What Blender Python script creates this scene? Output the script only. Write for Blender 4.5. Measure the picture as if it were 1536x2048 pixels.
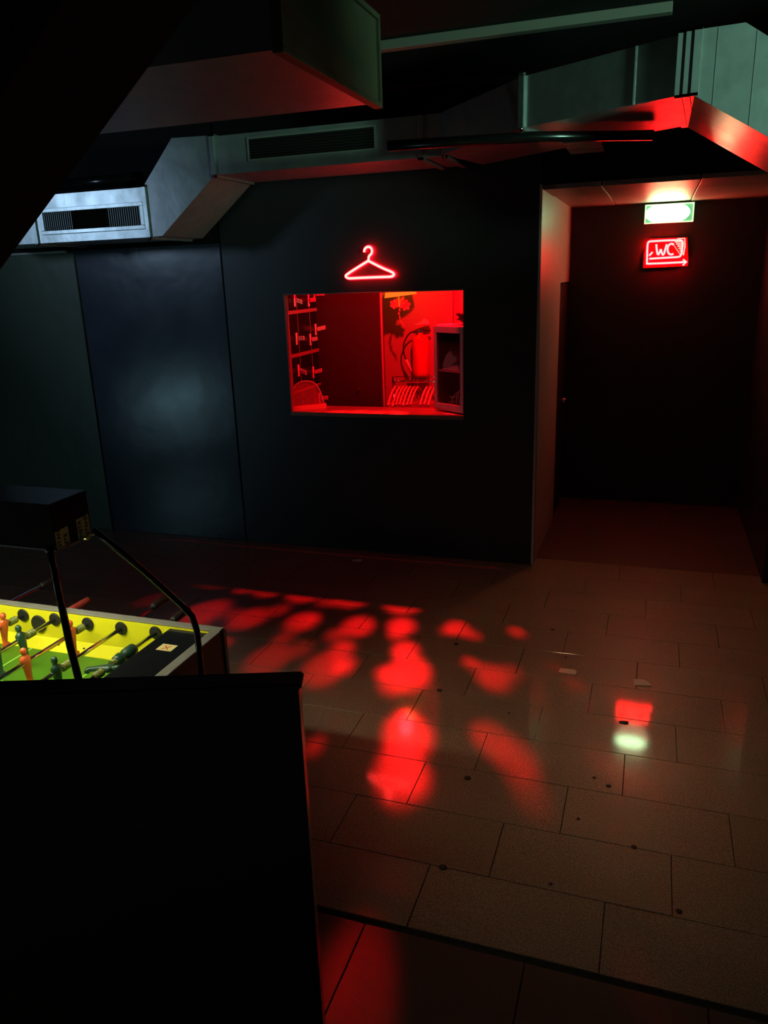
import bpy, bmesh, math, random
from mathutils import Vector, Matrix
random.seed(7)
PI = math.pi
scene = bpy.context.scene
for o in list(bpy.data.objects): bpy.data.objects.remove(o)
COL = scene.collection

# ---------------- camera ----------------
cd = bpy.data.cameras.new('camera'); cam = bpy.data.objects.new('camera', cd); COL.objects.link(cam)
cd.sensor_fit = 'HORIZONTAL'; cd.sensor_width = 36.0; cd.lens = 36.0*1545.0/1536.0; cd.clip_start = 0.05
R = Matrix(((0.94644756, -0.06407653, 0.31643518), (0.32116923, 0.28695932, -0.90249913), (-0.03297501, 0.95579734, 0.29217136)))
cam.matrix_world = Matrix.Translation((0, 0, 2.05)) @ R.to_4x4()
scene.camera = cam
# ---------------- world / exposure ----------------
w = bpy.data.worlds.new('World'); scene.world = w; w.use_nodes = True
w.node_tree.nodes['Background'].inputs[0].default_value = (.8, .9, 1, 1)
w.node_tree.nodes['Background'].inputs[1].default_value = 0.015
scene.view_settings.view_transform = 'Standard'; scene.view_settings.look = 'None'
scene.view_settings.gamma = 1; scene.view_settings.exposure = 0
scene.view_settings.use_curve_mapping = False
try:
    scene.cycles.use_denoising = True
    scene.cycles.max_bounces = 6
    scene.cycles.sample_clamp_indirect = 4
except Exception: pass

def light(name, kind, loc, target, power, color, size=.1, size_y=None, cone=None, blend=.3):
    l = bpy.data.lights.new(name, kind); l.energy = power; l.color = color
    if kind == 'AREA':
        l.size = size
        if size_y: l.shape = 'RECTANGLE'; l.size_y = size_y
    else: l.shadow_soft_size = size
    if kind == 'SPOT': l.spot_size = cone; l.spot_blend = blend
    o = bpy.data.objects.new(name, l); COL.objects.link(o)
    o.location = loc
    if target is not None: o.rotation_euler = (Vector(target)-Vector(loc)).to_track_quat('-Z', 'Y').to_euler()
    return o
# room lamps out of view; the last is added to brighten the hatch
light('stage_lamp_blue', 'SPOT', (-6.2, 1.4, 2.9), (-4.1, 5.2, 2.30), 95, (.46, .70, 1.0), .25, cone=math.radians(42), blend=1)
light('bar_lamp_teal', 'AREA', (-5.6, 2.25, .62), (-3.6, 5.3, 1.08), 4.2, (.4, .8, .95), .5, .22)
light('ceiling_lamp_teal', 'SPOT', (2.0, 2.2, 2.5), (.1, 3.5, 3.0), 270, (.44, 1.0, .70), .15, cone=math.radians(48), blend=1)
light('ceiling_lamp_warm', 'SPOT', (-.62, 2.3, 3.05), (-.1, 3.6, 0), 43, (1.0, .54, .28), .15, cone=math.radians(66), blend=1)
light('hatch_fill', 'SPOT', (-.35, .9, 3.05), (-1.33, 5.4, 1.38), 600, (.95, .85, 1.0), .12, cone=math.radians(12), blend=.9)  # unseen narrow spot added to brighten the display case
# added spot below the exit sign, boosting its light on the floor
light('exit_sign_fill', 'SPOT', (.05, 6.98, 2.36), (.1, 3.4, .0), 4, (1.0, .62, .34), .15, cone=math.radians(46), blend=.8)
# red crystal party lamp inside the cloakroom: its narrow beams fall through the hatch on the floor
S = Vector((-2.0, 6.15, 2.05))
BEAMS = [(-3.49, 4.16, 2.5, 0.4), (-3.13, 4.08, 1.8, 0.5), (-3.08, 4.43, 0.7, 0.25), (-2.94, 4.43, 1.0, 0.6), (-2.83, 4.44, 1.5, 0.8), (-2.58, 4.42, 1.6, 0.9), (-2.39, 4.43, 2.1, 0.9), (-2.13, 4.43, 2.5, 1), (-1.8, 4.44, 2.6, 1), (-1.44, 4.43, 2.5, 1), (-2.67, 3.98, 2.6, 0.8), (-2.32, 3.96, 2.1, 0.8), (-2.47, 3.99, 1.1, 0.4), (-1.97, 4.0, 1.9, 0.9), (-1.61, 4.03, 1.9, 0.9), (-1.35, 4.1, 1.6, 0.9), (-1.01, 4.16, 1.3, 1), (-0.9, 4.09, 0.8, 0.7), (-0.66, 4.19, 0.8, 1), (-2.31, 3.58, 1.0, 0.6), (-1.98, 3.75, 1.1, 0.45), (-1.59, 3.71, 1.3, 0.7), (-1.23, 3.8, 1.3, 0.9), (-1.95, 3.49, 2.0, 0.7), (-1.6, 3.48, 2.0, 0.8), (-1.5, 3.54, 0.9, 0.6), (-1.14, 3.57, 1.9, 1), (-1.27, 3.52, 0.7, 0.7), (-0.84, 3.75, 0.7, 0.8), (-0.69, 3.63, 1.4, 1), (-0.39, 3.82, 0.5, 0.3), (-0.27, 3.67, 0.6, 0.5), (-1.35, 2.79, 0.5, 0.8), (-0.98, 2.99, 1.5, 0.9), (-0.92, 2.71, 1.4, 1.1), (-0.58, 3.06, 1.2, 0.55), (-0.46, 2.95, 1.3, 0.7), (-0.37, 2.74, 1.0, 0.35), (-0.07, 3.01, 0.9, 0.25), (0.08, 2.91, 0.7, 0.2), (0.41, 3.2, 0.7, 0.3), (-0.02, 3.62, 1.3, 0.3), (-0.71, 1.63, 1.3, .85), (0.1, 1.89, 0.8, 0.12)]
rb = random.Random(11)
for (bx_, by_, ang, pw) in BEAMS:
    light('party_lamp_beam', 'SPOT', S, (bx_, by_, 0), 780*pw, (1, .004, .006), .038, cone=math.radians(ang*2.45), blend=.8)
    if pw > .5:      # added weaker, smaller side beam makes the light spot's outline irregular
        q = ang*.062
        light('party_lamp_beam', 'SPOT', S, (bx_+rb.uniform(-q, q), by_+rb.uniform(-q, q)*1.3, 0), 420*pw, (1, .004, .006), .038, cone=math.radians(ang*1.6), blend=.9)
# red light inside the cloakroom
light('cloakroom_red_lamp', 'POINT', (-1.5, 5.398, 2.40), None, 150, (1, .002, .009), .025)
light('cloakroom_warm_bulb', 'POINT', (-2.02, 6.36, 2.04), None, .6, (1, .6, .1), .06)

# ---------------- materials ----------------
def mat(name, col, rough=.5, metal=0, spec=.5, noise=None, bump=None, emis=None, es=0, coat=0, coat_r=.1, alpha=None, trans=0, rnoise=None):
    m = bpy.data.materials.new(name); m.use_nodes = True
    nt = m.node_tree; b = nt.nodes['Principled BSDF']
    b.inputs['Base Color'].default_value = (*col, 1); b.inputs['Roughness'].default_value = rough
    b.inputs['Metallic'].default_value = metal; b.inputs['Specular IOR Level'].default_value = spec
    if coat: b.inputs['Coat Weight'].default_value = coat; b.inputs['Coat Roughness'].default_value = coat_r
    if trans: b.inputs['Transmission Weight'].default_value = trans
    if emis: b.inputs['Emission Color'].default_value = (*emis, 1); b.inputs['Emission Strength'].default_value = es
    if noise or bump or rnoise: tc = nt.nodes.new('ShaderNodeTexCoord')
    if noise:      # (scale, other colour, lo, hi)
        n = nt.nodes.new('ShaderNodeTexNoise'); n.inputs['Scale'].default_value = noise[0]; n.inputs['Detail'].default_value = 6
        nt.links.new(tc.outputs['Object'], n.inputs['Vector'])
        r = nt.nodes.new('ShaderNodeValToRGB'); r.color_ramp.elements[0].color = (*col, 1); r.color_ramp.elements[1].color = (*noise[1], 1)
        r.color_ramp.elements[0].position = noise[2]; r.color_ramp.elements[1].position = noise[3]
        nt.links.new(n.outputs['Fac'], r.inputs['Fac']); nt.links.new(r.outputs['Color'], b.inputs['Base Color'])
    if rnoise:
        n = nt.nodes.new('ShaderNodeTexNoise'); n.inputs['Scale'].default_value = rnoise[0]
        nt.links.new(tc.outputs['Object'], n.inputs['Vector'])
        mr = nt.nodes.new('ShaderNodeMapRange'); mr.inputs['To Min'].default_value = rnoise[1]; mr.inputs['To Max'].default_value = rnoise[2]
        nt.links.new(n.outputs['Fac'], mr.inputs['Value']); nt.links.new(mr.outputs['Result'], b.inputs['Roughness'])
    if bump:
        n = nt.nodes.new('ShaderNodeTexNoise'); n.inputs['Scale'].default_value = bump[0]; n.inputs['Detail'].default_value = 4
        nt.links.new(tc.outputs['Object'], n.inputs['Vector'])
        bp = nt.nodes.new('ShaderNodeBump'); bp.inputs['Strength'].default_value = bump[1]; bp.inputs['Distance'].default_value = bump[2]
        nt.links.new(n.outputs['Fac'], bp.inputs['Height']); nt.links.new(bp.outputs['Normal'], b.inputs['Normal'])
    return m
M = {}
M['wall'] = mat('black_wall_paint', (.016, .018, .021), .42, noise=(2.2, (.021, .023, .027), .3, .7), bump=(60, .12, .004))
M['panel'] = mat('dark_panel_paint_blue_lit', (.022, .028, .050), .34, noise=(1.5, (.028, .034, .060), .3, .7), bump=(1.6, .14, .05), rnoise=(2.5, .20, .34))  # blue of the lighting is put into this wall colour
M['pier'] = mat('dark_grey_panel_paint', (.06, .078, .055), .4, bump=(2, .3, .04))
M['slat'] = mat('pale_slat_paint', (.6, .64, .68), .4)
M['black'] = mat('matt_black_paint', (.004, .004, .004), .8, spec=.2)
M['ceil'] = mat('black_ceiling_paint', (.006, .005, .005), .8, spec=.2, bump=(8, .3, .02))
M['gloss_black'] = mat('gloss_black_lacquer', (.006, .006, .006), .22)
M['grout'] = mat('dark_grout', (.02, .015, .012), .8)
M['floor_brown'] = mat('brown_corridor_floor', (.085, .045, .03), .5, noise=(5, (.06, .035, .025), .3, .7))
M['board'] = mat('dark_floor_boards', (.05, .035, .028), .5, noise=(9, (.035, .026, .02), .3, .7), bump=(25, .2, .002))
M['pale'] = mat('pale_wall_paint', (.5, .47, .43), .42, noise=(3, (.44, .42, .39), .3, .7), bump=(30, .1, .003))
M['soffit'] = mat('tan_ceiling_panel', (.34, .28, .24), .42, noise=(4, (.28, .23, .2), .3, .7))
M['steel'] = mat('galvanised_steel', (.50, .53, .53), .34, metal=.75, noise=(14, (.42, .45, .45), .35, .65), bump=(5, .25, .012), rnoise=(6, .26, .42))
M['steel_dull'] = mat('dull_duct_steel', (.40, .41, .42), .40, metal=.55, noise=(10, (.33, .34, .35), .35, .65), bump=(4, .3, .015))
M['cap'] = mat('duct_cap_steel', (.12, .11, .065), .55, metal=.3, noise=(5, (.085, .085, .05), .35, .65), bump=(4, .4, .02))
M['chrome'] = mat('polished_chrome', (.75, .77, .8), .12, metal=1)
M['alu'] = mat('grey_aluminium', (.32, .33, .31), .45, metal=.3)
M['conduit'] = mat('pale_grey_plastic', (.15, .14, .12), .5)
M['redpaint_wall'] = mat('pink_painted_plaster', (.5, .24, .24), .5, bump=(14, .2, .01))
M['darkwood'] = mat('dark_door_laminate', (.055, .02, .02), .35)
M['counter'] = mat('wooden_counter', (.32, .2, .14), .3, noise=(6, (.26, .16, .1), .3, .7))
M['red'] = mat('red_enamel', (.75, .02, .02), .25)
M['rubber'] = mat('black_rubber', (.015, .015, .015), .5)
M['white'] = mat('white_plastic', (.8, .78, .76), .4)
M['keytag'] = mat('light_key_tag_plastic', (.9, .7, .7), .3)
M['locker_edge'] = mat('locker_edge_band', (.22, .12, .12), .4)
M['bumper'] = mat('rubber_bumper_yellow_reflection', (.16, .19, .035), .4)  # olive tint stands in for the yellow boards' reflection on the ribs
M['grey_frame'] = mat('grey_metal_frame', (.42, .44, .47), .4, metal=.2)
M['case_in'] = mat('case_dark_lining', (.10, .075, .085), .5)
M['cloth'] = mat('pale_cloth', (.8, .7, .74), .8, bump=(40, .3, .003))
M['straw'] = mat('straw_yellow_paper', (.9, .62, .12), .6, emis=(1, .35, .02), es=.55)
M['petal'] = mat('pale_orange_petal', (.9, .45, .25), .6)
M['tinsel'] = mat('dark_tinsel', (.08, .02, .02), .3)
M['wood_light'] = mat('varnished_hanger_wood', (.75, .45, .3), .3)
M['orange_base'] = mat('orange_plastic', (.9, .45, .25), .35)
M['yellow'] = mat('bright_yellow_board', (.88, .84, .02), .35)
M['field'] = mat('green_pitch', (.07, .24, .012), .4, noise=(4, (.06, .20, .01), .3, .7))
M['line'] = mat('pale_green_line', (.32, .75, .12), .4)
M['man_green'] = mat('dark_green_player_plastic', (.02, .07, .045), .35)
M['man_orange'] = mat('orange_player_plastic', (.72, .13, .035), .3)
M['tape'] = mat('yellowed_paper_tape', (.82, .78, .36), .6)
M['ink'] = mat('black_ink', (.01, .01, .01), .6)
M['sticker'] = mat('cream_sticker', (.75, .66, .32), .5)
M['sticker_red'] = mat('orange_red_print', (.7, .12, .02), .5)
M['handle_red'] = mat('worn_red_handle', (.28, .04, .03), .35)
M['litter'] = mat('crumpled_pale_paper', (.75, .66, .6), .7)
M['litter_shade_dark'] = mat('dark_litter_and_shade', (.03, .02, .02), .7)
M['neon_core'] = mat('neon_tube_core', (1, .5, .5), .3, emis=(1, .062, .05), es=14)
M['neon_glow'] = mat('neon_tube_jacket', (.5, .02, .02), .3, emis=(1, .002, .006), es=21)
M['neon_glow_strong'] = mat('neon_tube_jacket_bright', (.5, .02, .02), .3, emis=(1, .001, .003), es=85)
M['acrylic_red'] = mat('dark_red_sign_board', (.45, .02, .02), .25)
M['hood'] = mat('black_hood_lacquer', (.006, .006, .006), .3)
def glass(name, col, rough=.03, mix=.85):
    m = bpy.data.materials.new(name); m.use_nodes = True; nt = m.node_tree
    b = nt.nodes['Principled BSDF']; b.inputs['Base Color'].default_value = (*col, 1); b.inputs['Roughness'].default_value = rough
    t = nt.nodes.new('ShaderNodeBsdfTransparent'); mx = nt.nodes.new('ShaderNodeMixShader'); mx.inputs[0].default_value = mix
    nt.links.new(b.outputs[0], mx.inputs[1]); nt.links.new(t.outputs[0], mx.inputs[2])
    nt.links.new(mx.outputs[0], nt.nodes['Material Output'].inputs['Surface']); return m
M['glass'] = glass('clear_pane_glass', (.05, .045, .05), .06, .8)
M['acrylic'] = glass('clear_acrylic', (.6, .3, .25), .1, .72)

def tile_mat(name, a, b_):
    """speckled sealed terrazzo, satin with a thin glossy sealer"""
    m = mat(name, a, .42, spec=.45, coat=.6, coat_r=.055)
    nt = m.node_tree; b = nt.nodes['Principled BSDF']; tc = nt.nodes.new('ShaderNodeTexCoord')
    oi = nt.nodes.new('ShaderNodeObjectInfo')
    n1 = nt.nodes.new('ShaderNodeTexNoise'); n1.inputs['Scale'].default_value = 170; n1.inputs['Detail'].default_value = 3
    n2 = nt.nodes.new('ShaderNodeTexNoise'); n2.inputs['Scale'].default_value = 2.6; n2.inputs['Detail'].default_value = 6
    geo = nt.nodes.new('ShaderNodeNewGeometry')
    for n in (n1, n2): nt.links.new(geo.outputs['Position'], n.inputs['Vector'])
    r = nt.nodes.new('ShaderNodeValToRGB'); r.color_ramp.elements[0].color = (*a, 1); r.color_ramp.elements[1].color = (*b_, 1)
    r.color_ramp.elements[0].position = .38; r.color_ramp.elements[1].position = .66
    nt.links.new(n1.outputs['Fac'], r.inputs['Fac'])
    h = nt.nodes.new('ShaderNodeHueSaturation')
    mr = nt.nodes.new('ShaderNodeMapRange'); mr.inputs['To Min'].default_value = .72; mr.inputs['To Max'].default_value = 1.22
    nt.links.new(n2.outputs['Fac'], mr.inputs['Value'])
    mr2 = nt.nodes.new('ShaderNodeMapRange'); mr2.inputs['To Min'].default_value = .95; mr2.inputs['To Max'].default_value = 1.05
    nt.links.new(oi.outputs['Random'], mr2.inputs['Value'])
    mu = nt.nodes.new('ShaderNodeMath'); mu.operation = 'MULTIPLY'
    nt.links.new(mr.outputs['Result'], mu.inputs[0]); nt.links.new(mr2.outputs['Result'], mu.inputs[1])
    nt.links.new(mu.outputs[0], h.inputs['Value']); nt.links.new(r.outputs['Color'], h.inputs['Color'])
    nt.links.new(h.outputs['Color'], b.inputs['Base Color'])
    bp = nt.nodes.new('ShaderNodeBump'); bp.inputs['Strength'].default_value = .16; bp.inputs['Distance'].default_value = .0012
    nt.links.new(n1.outputs['Fac'], bp.inputs['Height'])
    nt.links.new(bp.outputs['Normal'], b.inputs['Normal']); bp2 = nt.nodes.new('ShaderNodeBump'); bp2.inputs['Strength'].default_value = .05; bp2.inputs['Distance'].default_value = .0006
    nt.links.new(n1.outputs['Fac'], bp2.inputs['Height']); nt.links.new(bp2.outputs['Normal'], b.inputs['Coat Normal'])
    return m
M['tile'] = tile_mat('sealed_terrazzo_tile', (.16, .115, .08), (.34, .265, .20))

def exit_mat():
    m = mat('exit_sign_lens', (.3, .9, .5), .3)
    nt = m.node_tree; b = nt.nodes['Principled BSDF']; tc = nt.nodes.new('ShaderNodeTexCoord')
    # lamp behind the translucent green lens: hottest in front of the tube, greener towards the edge
    mp = nt.nodes.new('ShaderNodeMapping'); mp.inputs['Location'].default_value = (-.015, 0, -.068)
    mp.inputs['Scale'].default_value = (6.2, 1, 13)
    nt.links.new(tc.outputs['Object'], mp.inputs['Vector'])
    mp.vector_type = 'TEXTURE'; mp.inputs['Location'].default_value = (-.012, 0, .066); mp.inputs['Scale'].default_value = (.175, 10, .085)
    g = nt.nodes.new('ShaderNodeTexGradient'); g.gradient_type = 'SPHERICAL'
    nt.links.new(mp.outputs['Vector'], g.inputs['Vector'])
    r = nt.nodes.new('ShaderNodeValToRGB')
    r.color_ramp.elements[0].position = 0; r.color_ramp.elements[0].color = (.004, .014, .007, 1)
    r.color_ramp.elements[1].position = .42; r.color_ramp.elements[1].color = (.50, 1, .50, 1)
    nt.links.new(g.outputs['Fac'], r.inputs['Fac']); nt.links.new(r.outputs['Color'], b.inputs['Emission Color'])
    b.inputs['Emission Strength'].default_value = 30
    return m
M['exit'] = exit_mat()
M['exit_frame'] = mat('exit_sign_lit_edge', (.8, .95, .7), .3, emis=(.75, 1, .55), es=1.3)

# ---------------- helpers ----------------
WL = {}
def box(bm, x0, y0, z0, x1, y1, z1, bev=0):
    vs = [bm.verts.new(p) for p in ((x0,y0,z0),(x1,y0,z0),(x1,y1,z0),(x0,y1,z0),(x0,y0,z1),(x1,y0,z1),(x1,y1,z1),(x0,y1,z1))]
    fs = [bm.faces.new([vs[i] for i in f]) for f in ((3,2,1,0),(4,5,6,7),(0,1,5,4),(1,2,6,5),(2,3,7,6),(3,0,4,7))]
    if bev:
        es = list({e for f in fs for e in f.edges})
        bmesh.ops.bevel(bm, geom=es, offset=bev, segments=2, affect='EDGES', profile=.6)
    return bm
def hexa(bm, bot, top):
    """8-corner solid from two rings of four points"""
    v = [bm.verts.new(p) for p in list(bot)+list(top)]
    for f in ((3,2,1,0),(4,5,6,7),(0,1,5,4),(1,2,6,5),(2,3,7,6),(3,0,4,7)): bm.faces.new([v[i] for i in f])
    return bm
def tube(bm, pts, r, n=10, caps=True, closed=False):
    pts = [Vector(p) for p in pts]; rings = []
    rr = r if isinstance(r, (list, tuple)) else [r]*len(pts)
    L = len(pts); prev = None
    for i, p in enumerate(pts):
        a = pts[(i-1) % L] if (closed or i > 0) else p
        b = pts[(i+1) % L] if (closed or i < L-1) else p
        t = (b-a).normalized()
        if prev is None:
            u = t.orthogonal().normalized()
        else:
            u = prev - t*prev.dot(t)
            u = u.normalized() if u.length > 1e-6 else t.orthogonal().normalized()
        prev = u; v = t.cross(u)
        rings.append([bm.verts.new(p + (u*math.cos(2*PI*k/n) + v*math.sin(2*PI*k/n))*rr[i]) for k in range(n)])
    m_ = L if closed else L-1
    for i in range(m_):
        A, B = rings[i], rings[(i+1) % L]
        for k in range(n): bm.faces.new((A[k], A[(k+1)%n], B[(k+1)%n], B[k])).smooth = True
    if caps and not closed:
        bm.faces.new(rings[0][::-1]); bm.faces.new(rings[-1])
    return bm
def lathe(bm, prof, c=(0,0,0), axis='Z', n=20):
    """profile of (radius, height) turned about an axis through c"""
    c = Vector(c); rings = []
    def P_(r, h, a):
        x, y = r*math.cos(a), r*math.sin(a)
        return c + {'Z': Vector((x, y, h)), 'Y': Vector((x, h, y)), 'X': Vector((h, x, y))}[axis]
    for r, h in prof: rings.append([bm.verts.new(P_(max(r, 1e-4), h, 2*PI*k/n)) for k in range(n)])
    for A, B in zip(rings, rings[1:]):
        for k in range(n): bm.faces.new((A[k], A[(k+1)%n], B[(k+1)%n], B[k])).smooth = True
    bm.faces.new(rings[0][::-1]); bm.faces.new(rings[-1])
    bmesh.ops.recalc_face_normals(bm, faces=bm.faces[:])
    return bm
def prism(bm, poly, f, d0, d1):
    """poly of (a,b); f(a,b,d) -> point"""
    A = [bm.verts.new(f(a, b, d0)) for a, b in poly]; B = [bm.verts.new(f(a, b, d1)) for a, b in poly]
    n = len(poly)
    bm.faces.new(A[::-1]); bm.faces.new(B)
    for i in range(n): bm.faces.new((A[i], A[(i+1)%n], B[(i+1)%n], B[i]))
    bmesh.ops.recalc_face_normals(bm, faces=bm.faces[:])
    return bm
def NB(): return bmesh.new()
def obj(name, bm, m, parent=None, loc=None, label=None):
    """links a bmesh given in world coordinates; origin at base centre (or loc)"""
    if loc is None:
        xs = [v.co for v in bm.verts]
        mn = Vector((min(c[i] for c in xs) for i in range(3))); mx = Vector((max(c[i] for c in xs) for i in range(3)))
        loc = Vector(((mn.x+mx.x)/2, (mn.y+mx.y)/2, mn.z))
    loc = Vector(loc)
    bmesh.ops.translate(bm, verts=bm.verts[:], vec=-loc)
    bmesh.ops.recalc_face_normals(bm, faces=bm.faces[:])
    me = bpy.data.meshes.new(name); bm.to_mesh(me); bm.free()
    ms = m if isinstance(m, list) else [m]
    for q in ms: me.materials.append(M[q] if isinstance(q, str) else q)
    o = bpy.data.objects.new(name, me); COL.objects.link(o)
    WL[o.name] = loc
    if parent is not None:
        o.parent = parent; o.location = loc - WL[parent.name]
    else: o.location = loc
    if label: o['label'] = label
    return o
def thing(name, label, cat, loc=(0,0,0), group=None):
    o = bpy.data.objects.new(name, None); COL.objects.link(o); o.empty_display_size = .1
    o.location = loc; WL[o.name] = Vector(loc); o['label'] = label; o['category'] = cat
    if group: o['group'] = group
    return o
def tag(o, label, cat, group=None):
    o['label'] = label; o['category'] = cat
    if group: o['group'] = group
    return o
def struct(name, bm, m, parent=None, label=None):
    o = obj(name, bm, m, parent)
    if parent is None: o['kind'] = 'structure'
    if label: o['label'] = label
    return o
def text_obj(name, s, size, m, origin, xdir, ydir, parent, depth=.0006):
    c = bpy.data.curves.new(name, 'FONT'); c.body = s; c.size = size; c.extrude = depth
    t = bpy.data.objects.new(name, c); COL.objects.link(t)
    dg = bpy.context.evaluated_depsgraph_get(); dg.update()
    me = bpy.data.meshes.new_from_object(t.evaluated_get(dg)); bpy.data.objects.remove(t)
    X = Vector(xdir).normalized(); Y = Vector(ydir).normalized(); Z = X.cross(Y)
    mw = Matrix((X, Y, Z)).transposed()
    for v in me.vertices: v.co = mw @ v.co
    me.materials.clear(); me.materials.append(M[m])
    o = bpy.data.objects.new(name, me); COL.objects.link(o); WL[o.name] = Vector(origin)
    o.parent = parent; o.location = Vector(origin) - WL[parent.name]
    return o
def copy_tree(o, parent=None, group=None, label=None):
    c = o.copy(); COL.objects.link(c); c.parent = parent; WL[c.name] = WL[o.name].copy()
    if label: c['label'] = label
    for ch in [k for k in o.children]: copy_tree(ch, c)
    return c

# =============== the room shell ===============
YW = 5.318; ZC = 3.2
bm = NB(); box(bm, -7.7, .2, -.12, 3.5, 7.3, -.012)
floor = struct('floor', bm, 'grout', label='dark floor bed under the terrazzo tiles')
# terrazzo tiles in third bond
TW, TL = .2955, .612; k0 = 0; n_t = 0
for k in range(-3, 11):
    y0 = 2.518 + k*TW; y1 = y0 + TW
    if y0 > 5.47: continue
    y0c = max(y0, 1.90); y1c = min(y1, 5.474)
    if y1c - y0c < .03: continue
    off = -.83 + .2145*k
    for m_ in range(-12, 6):
        xa = off + m_*TL; xb = xa + TL
        if xb < -6.2 or xa > 2.2: continue
        if y0c > 5.2 and xb < -.73: continue
        if y0c > 5.28 and xa < -.72 : xa = -.72
        if xa < -1.5 and y1c < 2.0 and xb < -2.6: continue
        g = .0013
        cx_, cy_ = (xa+xb)/2, (y0c+y1c)/2
        bm = NB(); box(bm, xa+g, y0c+g, -.012, xb-g, y1c-g, 0)
        tx, ty = random.uniform(-1, 1)*.0022, random.uniform(-1, 1)*.0022
        for v in bm.verts:
            if v.co.z > -.001: v.co.z = -.0008 + (v.co.x-cx_)*tx + (v.co.y-cy_)*ty
        bmesh.ops.bevel(bm, geom=[e for e in bm.edges if all(v.co.z > -.005 for v in e.verts)], offset=.0012, segments=1, affect='EDGES')
        t = obj('tile', bm, 'tile', floor); n_t += 1
# dark boards in the foreground
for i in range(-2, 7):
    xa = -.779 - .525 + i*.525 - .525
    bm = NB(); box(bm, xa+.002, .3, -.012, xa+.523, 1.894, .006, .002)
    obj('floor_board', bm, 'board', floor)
bm = NB(); box(bm, -.73, 5.478, -.012, .9, 7.15, -.002)
obj('corridor_floor_sheet', bm, 'floor_brown', floor, label='reddish brown floor sheet of the corridor')
bm = NB(); box(bm, -7.7, .2, ZC, 3.5, 7.3, ZC+.1); ceiling = struct('ceiling', bm, 'ceil')
# front wall with hatch opening
WX0, WX1, WZ0, WZ1 = -2.585, -1.237, 1.085, 1.945
bm = NB(); T = YW+.05
box(bm, -3.066, YW, 0, WX0, T, 2.74); box(bm, WX1, YW, 0, -.73, T, 2.74)
box(bm, WX0, YW, 0, WX1, T, WZ0-.03); box(bm, WX0, YW, WZ1, WX1, T, 2.74)
bm2 = bm
wall_front = struct('wall_front', bm2, 'wall')
bm = NB(); box(bm, -3.05, YW+.001, 2.741, -.73, T, ZC); box(bm, -4.6, YW+.02, 2.32, -3.07, T, ZC); obj('upper_wall_strip', bm, 'ceil', wall_front, label='strip of wall above the duct, its shade put in as black')  # upper wall coloured black to stand for its shade
bm = NB(); box(bm, -4.46, YW-.002, 0, -3.078, T, 2.32, .003); box(bm, -3.09, YW+.03, 0, -3.068, T, 2.32)
struct('wall_front_panel', bm, 'panel')
bpy.data.objects['wall_front_panel'].name = 'door_1'
bm = NB(); box(bm, -7.6, 5.30, 0, -4.385, 5.46, 2.305, .004)
wl = struct('wall_left', bm, 'pier')
bm = NB(); box(bm, -5.4, 5.29, 2.306, -4.45, 5.33, 2.325, .003); obj('top_trim', bm, 'alu', wl, label='pale metal strip along the top')
bm = NB(); box(bm, -7.6, 5.26, 2.33, -4.6, 5.46, ZC); struct('wall_left_upper', bm, 'ceil'); bpy.data.objects['wall_left_upper'].name = 'trim_1'
bm = NB(); box(bm, -7.7, .2, 0, -7.6, 5.4, ZC); struct('wall_side', bm, 'wall'); bpy.data.objects['wall_side'].name = 'wall_far_left'
# corridor: left wall with a doorway, end wall, right wall, lintel, soffit
bm = NB(); box(bm, -.83, T, 0, -.73, 6.50, 2.56); box(bm, -.83, 6.50, 1.95, -.73, 7.15, 2.56)
wc = struct('wall_corridor_left', bm, 'pale')
bm = NB(); box(bm, -.745, YW-.001, 0, -.728, YW+.012, 2.57, .002); obj('corner_bead', bm, 'pale', wc, label='light edge strip on the wall corner')
bm = NB(); box(bm, -.80, 6.51, 0, -.735, 7.13, 1.94, .004)
d2 = struct('door_2', bm, 'wall')
bm = NB(); lathe(bm, [(.01, -.735), (.01, -.70), (.022, -.69), (.022, -.67), (.01, -.665)], (0, 6.6, 1.0), 'X', 12); obj('door_knob', bm, 'chrome', d2)
bm = NB(); box(bm, -.83, 7.15, 0, 1.0, 7.27, 2.7); struct('wall_back', bm, mat('dark_olive_wall', (.030, .027, .021), .5, noise=(2, (.036, .032, .025), .3, .7)))
bm = NB(); box(bm, .79, 5.35, 0, .90, 7.15, ZC); box(bm, .9, 5.35, 0, 3.4, 5.45, ZC)
struct('wall_right', bm, 'wall')
bm = NB(); box(bm, -.73, 5.36, 2.57, .79, 5.44, ZC); struct('wall_lintel', bm, 'ceil'); bpy.data.objects['wall_lintel'].name = 'trim_2'
# soffit panels
bm = NB(); box(bm, -.73, 5.44, 2.60, .79, 7.15, 2.64); soff = struct('ceiling_corridor', bm, 'ceil')
for (xa, xb) in ((-.73, -.372), (-.366, .205), (.211, .79)):
    for (ya, yb) in ((5.37, 5.885), (5.889, 7.15)):
        bm = NB(); dz = random.uniform(-.004, .004); box(bm, xa, ya, 2.545+dz, xb, yb, 2.60, .003)
        obj('ceiling_panel', bm, 'soffit', soff)
# side wall far right (out of view) closes the hall
bm = NB(); box(bm, 3.4, .2, 0, 3.5, 5.45, ZC); struct('wall_far_right', bm, 'wall')

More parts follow.
